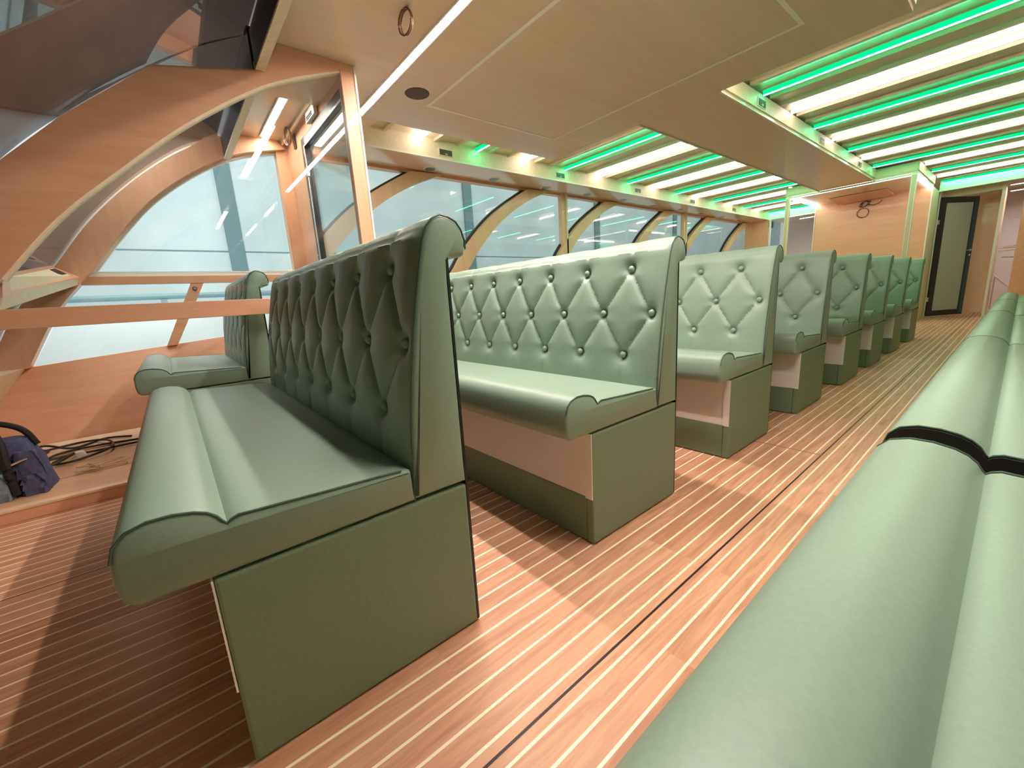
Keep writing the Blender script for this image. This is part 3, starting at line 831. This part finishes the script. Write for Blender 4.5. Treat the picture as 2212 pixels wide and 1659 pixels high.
struct(w.build('wall_far_right', 'wood'), 'orange wooden bulkhead at the far end of the right benches', 'wall')
w = MB(); w.box(-1.15, -.36, 11.62, 11.66, 2.20, ZU)
struct(w.build('trim_%d' % tn, 'creamwood'), 'cream lintel over the far doorway', 'trim'); tn += 1
w = MB(); w.box(-1.15, -.40, 12.75, 12.79, 0, 2.3); w.box(-.40, -.37, 11.66, 12.79, 0, 2.3)
struct(w.build('wall_passage', 'woodpale'), 'beige wooden wall seen through the far doorway', 'wall')
w = MB(); w.box(-.40, -.365, 11.60, 11.66, 0, ZU)
struct(w.build('trim_%d' % tn, 'white'), 'white upright post right of the far doorway', 'trim'); tn += 1
# door ajar
dd = empty('door_2', (-1.12, 11.42, 0), math.radians(58)); struct(dd, 'dark framed glass door standing ajar at the far end of the aisle', 'door')
w = MB(); w.frame(0, .80, .02, 2.2, .10, .10, .10, .10, -.02, .02); w.build('door_frame', 'dark', dd)
w = MB(); w.box(.705, .795, -.024, -.0205, .05, 2.15); w.build('edge_stile', 'bluegrey', dd)['label'] = 'blue-grey stile at the handle side'
w = MB(); w.box(.102, .698, -.005, .005, .121, 2.099); w.build('door_glass', 'frost', dd)['label'] = 'pale frosted pane'
h = MB(); h.tube([(.75, -.024, 1.23), (.75, -.07, 1.23), (.60, -.07, 1.225)], .008, 8); h.disc((.75, -.0245, 1.23), .022, -.006, 'y', 16); h.disc((.75, -.0245, 1.14), .018, -.006, 'y', 16); h.build('door_handle', 'steel', dd)
for z in (.30, 1.72):
    w = MB(); w.box(-.02, -.002, -.02, .02, z, z + .08); w.build('hinge', 'steel', dd)
w = MB(); w.box(-1.17, -1.135, 11.38, 11.46, 0, 2.26); w.box(-1.17, -1.15, 11.34, 11.38, 0, 2.26)
struct(w.build('trim_%d' % tn, 'white'), 'white hinge post left of the far door', 'trim'); tn += 1
# compartment beyond
w = MB(); w.box(-4.6, .62, 14.0, 14.05, 0, 3)
struct(w.build('wall_end', 'lilac'), 'lilac grey end wall beyond the far openings', 'wall')
w = MB()
for z in (1.30, 1.27, 1.22, 1.08, 1.86): w.box(-.33, .3, 13.985, 13.999, z, z + .012)
struct(w.build('trim_%d' % tn, 'batten'), 'fine horizontal joints on the lilac end wall', 'trim'); tn += 1
for i, (xa, xb, y, z) in enumerate(((-.33, .45, 12.3, 2.34), (-.33, .45, 12.9, 2.30), (-3.7, -2.9, 11.8, 2.36), (-3.7, -2.9, 12.5, 2.36))):
    led_bar('light_line', xa, xb, y, z, 'ledlobby', 'white light line beyond the far %s opening, %s of the two' % (('right', 'left')[i // 2], ('nearer', 'farther')[i % 2]), 'white light lines beyond the far openings', .04, .04)
t = empty('hand_rail', (-.20, 12.2, 0)); tag(t, 'short white stair rail sloping down beyond the far right opening', 'rail')
m = MB(); m.tube([(-.14, 0, .72), (.12, 0, .44)], .014, 8); m.build('bar', 'white', t)
m = MB(); m.tube([(-.13, 0, 0), (-.13, 0, .71)], .009, 8); m.build('upright', 'lilac', t)
m = MB(); m.tube([(.11, 0, 0), (.11, 0, .45)], .009, 8); m.build('upright', 'lilac', t)
t = empty('folding_screen', (-3.2, 12.9, 0)); tag(t, 'green lit metal stand beyond the far left opening', 'stand')
for q in (-.14, .05, .16):
    m = MB(); m.tube([(0, 0, 2.05), (q, 0, 0)], .016, 8); m.build('leg', 'alu', t)

# ------------------------------------------------------------------ tool bag and cables on the platform
bg = empty('tool_bag', (-3.02, -.755, ZR), -PI / 2); tag(bg, 'navy tool bag with slate pockets and black straps on the platform', 'bag')
def blob(nx, sx, sy, sz, tz=.8, mat='bagblue', name='body', off=(0, 0, 0), parent=None, squash=0.):
    m = MB(); n_ = 20; zs = [0, .02, .3, .6, .85, .97, 1.0]; rs = [.86, 1, 1.02, .98, .9, .84, .7]
    for z, r in zip(zs, rs):
        for k in range(n_):
            a_ = 2 * PI * k / n_; c_, s__ = math.cos(a_), math.sin(a_)
            ex = .55
            x = math.copysign(abs(c_) ** ex, c_) * sx * r * (1 - (1 - tz) * z); y = math.copysign(abs(s__) ** ex, s__) * sy * r * (1 - (1 - tz) * z)
            x += .006 * math.sin(7 * a_ + 9 * z); y += .006 * math.cos(5 * a_ + 7 * z)
            m.v.append((x + off[0], y + off[1], z * sz + off[2]))
    for i in range(len(zs) - 1):
        for k in range(n_): m.f.append((i * n_ + k, i * n_ + (k + 1) % n_, (i + 1) * n_ + (k + 1) % n_, (i + 1) * n_ + k))
    m.f.append(tuple(range(n_))[::-1]); m.f.append(tuple((len(zs) - 1) * n_ + k for k in range(n_)))
    return m.build(name, mat, parent, smooth=True)
def path(pts, n=10):
    P = [Vector(p) for p in pts]; Q = [P[0]] + P + [P[-1]]; out = []
    for i in range(1, len(Q) - 2):
        for k in range(n):
            t = k / n; p0, p1, p2, p3 = Q[i - 1:i + 3]
            out.append(.5 * (2 * p1 + (p2 - p0) * t + (2 * p0 - 5 * p1 + 4 * p2 - p3) * t * t + (3 * p1 - p0 - 3 * p2 + p3) * t ** 3))
    out.append(P[-1]); return out
blob(0, .17, .10, .27, .80, 'bagblue', 'body', (0, -.03, 0), bg)
blob(0, .048, .024, .20, .92, 'bagteal', 'side_pocket', (-.005, .078, .0), bg)
blob(0, .046, .020, .135, .92, 'bagteal', 'side_pocket', (.0, .104, .0), bg)
blob(0, .050, .026, .215, .92, 'bagblue', 'side_pocket', (-.112, .064, .0), bg)
blob(0, .040, .016, .10, .9, 'bagblue', 'side_pocket', (-.115, .090, .0), bg)
m = MB(); m.tube(path([(-.055, .100, .02), (-.052, .104, .15), (-.045, .075, .27), (-.01, .02, .37), (.05, -.05, .41), (.08, -.10, .38), (.10, -.12, .26)], 6), .018, 8); m.build('strap', 'bagblack', bg, smooth=True)
m = MB(); m.tube(path([(.15, -.03, .22), (.12, -.03, .31), (.0, -.03, .355), (-.10, -.03, .31), (-.14, -.03, .22)], 6), .014, 8); m.build('handle', 'bagblack', bg, smooth=True)
m = MB(); m.tube([(-.05, .104, .16), (-.12, .098, .185)], .005, 6); m.build('buckle', 'steel', bg)
t = empty('extension_cable', (-3.62, -.62, ZR)); tag(t, 'black extension cable lying in loops on the platform beside the tool bag', 'cable')
z = .014
m = MB(); m.tube(path([(.38, -.30, z), (.25, -.12, z), (-.05, -.06, z), (-.10, .12, z), (-.06, .34, z), (-.15, .44, z)]), .007, 7); m.build('cable_run', 'blackcable', t, smooth=True)
m = MB(); m.tube(path([(.20, -.28, z), (.10, -.05, z + .01), (.05, .15, z), (.02, .38, z), (-.02, .44, z)]), .007, 7); m.build('cable_run', 'blackcable', t, smooth=True)
m = MB(); m.tube(path([(-.10, -.26, z + .01), (-.22, -.14, .05), (-.16, .0, z), (-.28, .14, z), (-.20, .28, z)]), .007, 7); m.build('cable_run', 'blackcable', t, smooth=True)
m = MB(); m.tube(path([(-.30, -.20, z), (-.12, -.10, z + .016), (.12, -.14, z + .016), (.22, .02, z), (.10, .20, z + .014), (-.16, .16, z + .014), (-.30, .02, z), (-.24, -.14, z)]), .007, 7); m.build('cable_run', 'blackcable', t, smooth=True)
m = MB(); m.tube(path([(.30, -.16, z), (.34, -.02, z + .03), (.24, .06, z + .05), (.16, -.04, z)]), .008, 7); m.build('cable_run', 'blackcable', t, smooth=True)
m = MB(); m.disc((.15, .07, .022), .032, .03, 'z', 16, .022); m.build('white_plug', 'white', t, bevel=.005)
t = empty('twine', (-3.14, -.42, ZR + .002)); tag(t, 'tangle of yellowish twine beside the black cable on the platform', 'twine')
random.seed(3)
for q in range(3):
    m = MB(); m.tube(path([(random.uniform(-.09, .07), random.uniform(-.12, .12), .006 + .004 * k_) for k_ in range(7)], 8), .0025, 5); m.build('strand', 'rope', t, smooth=True)

# ------------------------------------------------------------------ hangar outside
HX = -9.0
w = MB(); w.box(HX - .3, HX, -14, 26, -3, 3.75)
struct(w.build('wall_hangar_side', 'concrete'), 'pale blue concrete hangar wall outside the left windows', 'wall')
w = MB()
for z_ in (.6, 1.95): w.box(HX - .001, HX + .006, -14, 26, z_, z_ + .02)
struct(w.build('trim_%d' % tn, 'tealmark'), 'horizontal joints of the hangar wall', 'trim'); tn += 1
for i, y in enumerate((-8.8, -3.9, 1.15, 6.2, 11.2, 16.)):
    w = MB(); w.box(HX + .007, HX + .05, y - .12, y + .12, -3, 3.74)
    struct(w.build('trim_%d' % tn, 'tealmark'), 'concrete column of the hangar wall, number %d from the bow' % (i + 1), 'trim'); tn += 1
w = MB(); w.box(HX - .3, 8, -14, 26, 7.0, 7.2); w.prism([(HX - .3, 3.75), (HX - .3, 7.2), (HX + .1, 7.2), (HX + .1, 3.75)], 'y', -14, 26)
struct(w.build('ceiling_hangar', 'hangarroof'), 'dark hangar roof above the glass', 'ceiling')
w = MB()
for i in range(22): w.box(HX + .12, 8, -12 + i * 1.6, -11.9 + i * 1.6, 6.85, 7.0)
struct(w.build('trim_%d' % tn, 'dark'), 'dark purlins under the hangar roof', 'trim'); tn += 1
w = MB(); w.box(HX - .3, 8, -14.3, -14, -3, 7.2)
struct(w.build('wall_hangar_front', 'hangarroof'), 'dark end wall of the hangar ahead of the bow', 'wall')
w = MB(); w.box(8, 8.3, -14, 26, -3, 7.2); w.box(HX, 8, 26, 26.3, -3, 7.2)
struct(w.build('wall_hangar_right', 'concrete'), 'hangar walls to the right and astern', 'wall')
w = MB(); w.box(HX, 8, -14, 26, -3.2, -3)
struct(w.build('floor_hangar', 'quay'), 'hangar floor below the boat', 'floor')
w = MB(); w.box(HX + .36, -6.2, -12, 24, -3, 1.02)
struct(w.build('floor_quay', 'quay'), 'pale quay block just outside the left windows', 'floor')
t = empty('quay_pipe', (-6.5, 1., 1.02)); tag(t, 'grey steel pipe running along the quay outside the left window', 'pipe')
m = MB(); m.tube([(0, -8, .10), (0, 10, .10)], .035, 10); m.build('pipe', 'tealmark', t, smooth=True)
for q in range(-7, 10, 3):
    m = MB(); m.box(-.03, .03, q - .03, q + .03, 0, .07); m.build('support', 'tealmark', t)

# ------------------------------------------------------------------ added fill lights outside (hangar wall, quay) and world
def area(name, loc, target, size, size_y, power, col):
    l = bpy.data.lights.new(name, 'AREA'); l.shape = 'RECTANGLE'; l.size = size; l.size_y = size_y; l.energy = power; l.color = col
    o = bpy.data.objects.new(name, l); COL.objects.link(o); o.location = loc
    o.rotation_euler = (Vector(target) - Vector(loc)).to_track_quat('-Z', 'Y').to_euler()
    return o
area('hangar_wall_fill', (-6.2, .7, 5.2), (-9., .7, 1.2), .8, 3., 74, (.86, .94, 1.))  # added unseen area light, brightens the wall behind the lobby window
for y_ in (4.2, 8., 12., 17., 22.):
    area('hangar_wall_fill', (-4.8, y_, 6.5), (-9., y_, .8), .5, .5, 72, (.74, .95, .95))  # added row of small unseen lights for the wall farther aft
area('quay_fill', (-5.0, -.1, 2.9), (-6.2, -.1, .3), .5, 3.4, 80, (.93, .98, 1.))  # added area light with no visible source, lifts the quay face
wd = bpy.data.worlds.new('World'); SC.world = wd; wd.use_nodes = True
wd.node_tree.nodes['Background'].inputs[0].default_value = (.55, .6, .68, 1); wd.node_tree.nodes['Background'].inputs[1].default_value = .3

# ------------------------------------------------------------------ camera
yaw, pitch, roll = -0.89074012, -0.2054117, -0.06142469
dv = Vector((math.sin(yaw) * math.cos(pitch), math.cos(yaw) * math.cos(pitch), math.sin(pitch)))
right = Vector((math.cos(yaw), -math.sin(yaw), 0)); up = right.cross(dv)
R2 = right * math.cos(roll) + up * math.sin(roll); U2 = up * math.cos(roll) - right * math.sin(roll)
cam = bpy.data.cameras.new('camera'); co = bpy.data.objects.new('camera', cam); COL.objects.link(co)
mt = Matrix.Identity(4)
for i in range(3): mt[i][0] = R2[i]; mt[i][1] = U2[i]; mt[i][2] = -dv[i]
mt[0][3], mt[1][3], mt[2][3] = 0, 0, .85
co.matrix_world = mt
cam.sensor_width = 36; cam.sensor_fit = 'HORIZONTAL'; cam.lens = 886.28 / 2212 * 36; cam.clip_start = .02; cam.clip_end = 100
SC.camera = co
vs = SC.view_settings; vs.view_transform = 'Standard'; vs.look = 'None'; vs.gamma = 1; vs.use_curve_mapping = False; vs.exposure = 1.05
SC.cycles.max_bounces = 10; SC.cycles.transparent_max_bounces = 16; SC.cycles.sample_clamp_indirect = 8
SC.cycles.use_denoising = True
